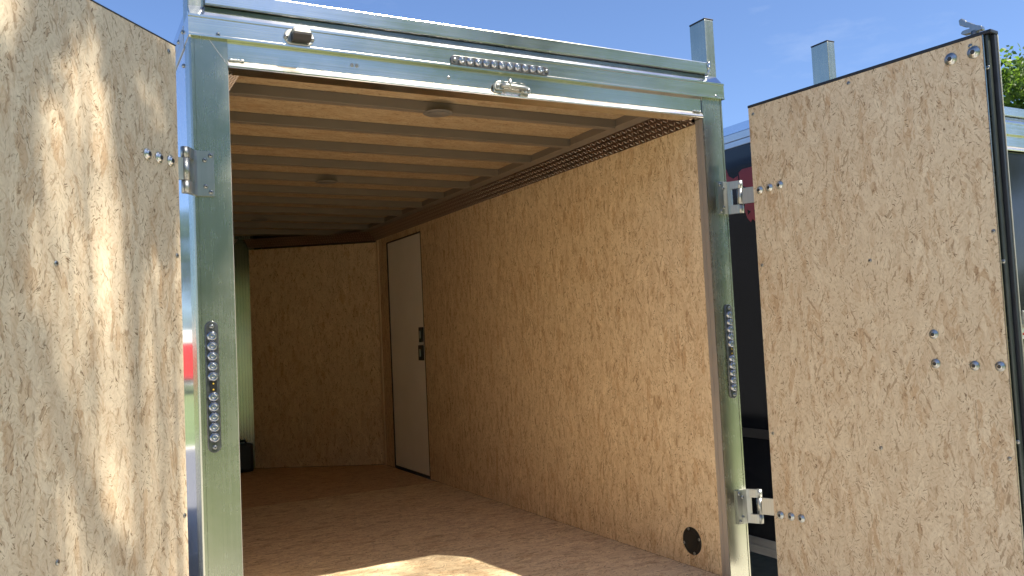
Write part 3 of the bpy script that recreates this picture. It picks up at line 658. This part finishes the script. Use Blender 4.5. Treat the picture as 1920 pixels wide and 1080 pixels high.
# ------------------------------------------------------------------ red trailer far ahead on the left
K = root('cargo_trailer', (-6.2, 31, GZ), 'red cargo trailer with white roof far across the yard', 'trailer')
bm = bmesh.new(); box(bm, (-9.0, 30, .0), (-2.6, 32, 1.32), .03); finish('body', bm, 'red_paint', K)
bm = bmesh.new(); box(bm, (-9.02, 29.97, 1.325), (-2.58, 32.03, 1.80), .05); finish('roof', bm, 'white_paint', K)
bm = bmesh.new(); box(bm, (-8.9, 30.1, -.2), (-2.7, 31.9, -.005)); finish('chassis', bm, 'white_paint', K)
for y in (29.95, 32.05):
    for x in (-6.6, -5.7, -3.6):
        R = Matrix.Translation((x, y, GZ + .34)) @ Matrix.Rotation(PI / 2, 4, 'X'); bm = bmesh.new(); lathe(bm, [(0, -.08), (.2, -.1), (.32, -.09), (.34, 0), (.32, .09), (.2, .1), (0, .08)], R, 20); finish('wheel', bm, 'tyre', K)

# ------------------------------------------------------------------ trees
def leaf_quads(bm, c, r, n, size, rr, flat=.8):
    for _ in range(n):
        while True:
            o = V((rr.uniform(-1, 1), rr.uniform(-1, 1), rr.uniform(-1, 1)))
            if o.length < 1: break
        o = o * (.55 + .45 * rr.random()); p = c + V((o.x * r, o.y * r, o.z * r * flat))
        a = V((rr.gauss(0, 1), rr.gauss(0, 1), rr.gauss(0, .6))).normalized(); b = a.cross(V((rr.gauss(0, 1), rr.gauss(0, 1), rr.gauss(0, 1)))).normalized()
        s = size * rr.uniform(.6, 1.25)
        bm.faces.new([bm.verts.new(p + a * x * s + b * y * s) for x, y in ((-.5, 0), (-.1, .3), (.5, .02), (-.05, -.3))])
def tree(name, base, h, clusters, label, leafmat, group=None, leaf=.16, per=90, trunk_r=.16, seed=1):
    rr = random.Random(seed); base = V(base)
    t = root(name, base, label, 'tree', group)
    bm = bmesh.new(); fork = base + V((rr.uniform(-.2, .2), rr.uniform(-.2, .2), h * .38))
    tube(bm, [base + V((0, 0, -.05)), base + V((0, 0, .25)), base.lerp(fork, .5) + V((.06, .03, 0)), fork], [trunk_r * 1.45, trunk_r * 1.05, trunk_r * .9, trunk_r * .78], 12)
    top = base + V((rr.uniform(-.4, .4), rr.uniform(-.4, .4), h * .92)); tube(bm, [fork, fork.lerp(top, .5) + V((.15, -.1, 0)), top], [trunk_r * .75, trunk_r * .4, .02], 9)
    for c, r in clusters:
        k = rr.uniform(.0, .55); s = fork.lerp(top, k); q = s.lerp(c, .55) + V((rr.uniform(-.2, .2), rr.uniform(-.2, .2), .1 + .1 * rr.random()))
        tube(bm, [s, q, c], [trunk_r * .24 * (1 - k * .6), trunk_r * .07, .006], 5)
    finish('trunk', bm, 'bark', t)
    bm = bmesh.new()
    for c, r in clusters:
        if r < 0: leaf_quads(bm, c, -r, 17, leaf * .75, rr)          # added leaf clump that thins the sun
        else: leaf_quads(bm, c, r, int(per * (r ** 1.6)) + (20 if leaf < .12 and r < .15 else 0), leaf, rr)
    finish('crown', bm, leafmat, t)
    return t
def crown_clusters(base, h, R, n, rr, lo=.32):
    out = []; base = V(base)
    for _ in range(n):
        a = rr.uniform(0, 2 * PI); k = rr.uniform(lo, 1.0); rad = R * math.sin(PI * min(1, (k - lo + .12) / (1.16 - lo))) ** .7 * math.sqrt(rr.random())
        out.append((base + V((math.cos(a) * rad, math.sin(a) * rad, h * k)), rr.uniform(.55, 1.05) * R * .27))
    return out

# shade tree: stands behind and right of the camera, its branches dapple the left door
rr = random.Random(5)
def over(u, z, t): return LP(u, 0, z) + SUN * t
shade = []
# (u along the left door, z, radius): where its twigs hang between door and sun
for u, z, r in ((.05, 1.93, .10), (.13, 1.96, .11), (.22, 1.95, .10), (.30, 1.97, .09), (.05, 1.78, .09), (.20, 1.80, .09), (.27, 1.84, .07), (.03, 1.64, .09), (.17, 1.66, .07), (.24, 1.68, .05), (.05, 1.52, .08), (.13, 1.54, .06), (.21, 1.54, .045), (.08, 1.42, .05), (.18, 1.42, .035), (.22, 1.34, .02),
                (.40, 2.00, .08), (.47, 1.94, .08), (.53, 1.84, .07), (.57, 1.76, .06), (.60, 1.66, .07), (.62, 1.56, .07), (.60, 1.50, .04), (.68, 1.72, .09), (.66, 1.36, .06), (.68, 1.20, .08), (.64, 1.12, .05), (.67, 1.00, .07), (.63, .90, .06), (.68, .80, .09), (.60, .72, .06), (.66, .62, .09), (.57, .58, .05), (.74, 1.5, .12), (.76, 1.1, .12), (.78, .7, .14), (.80, 1.9, .14),
                (.565, 1.10, .022), (.535, 1.02, .022), (.505, .94, .025), (.475, .86, .028), (.44, .78, .028), (.40, .70, .03), (.355, .62, .032), (.31, .55, .035), (.27, .48, .04)):
    shade.append((over(u, z, rr.uniform(5.6, 7.4)), r))
for x, z, r in ((-.06, 2.02, .07), (-.09, 1.86, .07), (-.06, 1.72, .08), (-.09, 1.62, .08), (-.05, 1.50, .07), (-.08, 1.36, .05)):   # shade on the left post and its hinge
    shade.append((V((x, -.01, z)) + SUN * rr.uniform(5.6, 7.4), r))
def keeps_light(c, r):
    # leave the sun on the lit part of the left door, the rear frame's left end and the floor patch
    s = c - SUN * (c - LP(0, 0, 0)).dot(ld_n) / SUN.dot(ld_n); u = (s - LP(0, 0, 0)).dot(ld_d)
    if -.35 - r < u < .75 + r and .1 - r < s.z < 2.2 + r: return False
    f = c - SUN * (c.z / SUN.z)
    if .35 - r < f.x < 1.5 + r and -.2 - r < f.y < 1.3 + r: return False
    return True
# added high leaf clumps, placed to thin the sun on the left door and floor
for k in range(96):
    if rr.random() < (.36 if k < 66 else .05): continue
    t_ = rr.uniform(14.0, 20.0)
    if k < 66: p_ = LP(-.1 + .9 * ((k % 6) + rr.random()) / 6, 0, .2 + 1.95 * (k // 6 + rr.random()) / 11)
    else: p_ = V((.35 + 1.2 * ((k - 66) % 6 + rr.random()) / 6, .80 + .5 * ((k - 66) // 6 + rr.random()) / 5, 0))
    shade.append((p_ + SUN * t_, -rr.uniform(.12, .22)))
SB = V((8.6, -12.6, GZ))
for c, r in crown_clusters(SB, 16.0, 3.4, 70, rr, .30):
    if keeps_light(c, r * .95): shade.append((c, r))
tree('shade_tree', SB, 16.5, shade, 'tall leafy tree behind the viewer whose branches dapple the sunlit door', 'leaf', None, .105, 300, .26, 3)
# yard trees behind the camera: they show as green and bright gaps in the metal
YT = ((-9, -15, 8.5, 3.6, 'round yard tree across the lawn at left'), (-3.5, -18, 9.5, 4.0, 'tall yard tree straight behind the viewer'), (2.0, -14.5, 6.4, 3.0, 'smallest yard tree across the lawn'), (9.5, -22, 13.0, 4.6, 'bushy yard tree right of the smallest one'),
      (14.5, -22, 15.5, 4.4, 'tallest yard tree across the lawn at right'), (20.5, -20, 15.0, 5.0, 'broad yard tree right of the tallest one'), (-16, -13, 9.0, 3.8, 'yard tree at the left end of the lawn'), (26, -10, 9.5, 4.2, 'yard tree beside the lot at far right'),
      (15.0, -13.5, 8.5, 3.4, 'dense yard tree on the lawn at right, behind the shade tree'), (-.5, -13, 10, 3.6, 'slim yard tree left of the shade tree'),
      (22, -22, 11, 5, 'big yard tree in the far right row'), (4.5, -25, 11, 5, 'big yard tree in the far middle row'), (-7, -27, 11, 5, 'big yard tree in the far left row'))
for i, (x, y, h, R, lab) in enumerate(YT):
    r2 = random.Random(60 + i); cl = crown_clusters((x, y, GZ), h, R, 44, r2, .12)
    tree('yard_tree', (x, y, GZ), h * .95, cl, lab, 'leaf' if i % 2 else 'leaf_light', 'yard trees across the lawn', .36, 120, .17, 80 + i)
# the tree seen over the black trailer
r2 = random.Random(21); cl = crown_clusters((19.6, 7.6, GZ), 7.2, 3.6, 110, r2, .25)
tree('roadside_tree', (19.6, 7.6, GZ), 6.6, cl, 'bright green leafy tree rising above the black trailer at the right edge', 'leaf', None, .15, 520, .16, 22)
for i, (x, y, h, R) in enumerate(((-14, 40, 8, 4), (-6, 46, 9, 4.5), (3, 44, 8, 4))):
    r2 = random.Random(90 + i); cl = crown_clusters((x, y, GZ), h, R, 36, r2, .15)
    tree('yard_tree', (x, y, GZ), h * .95, cl, ['dark tree left of the red trailer, beyond the yard', 'tree right behind the red trailer', 'tree ahead of the silver trailer beyond the yard'][i], 'leaf', 'trees beyond the yard', .4, 90, .17, 120 + i)
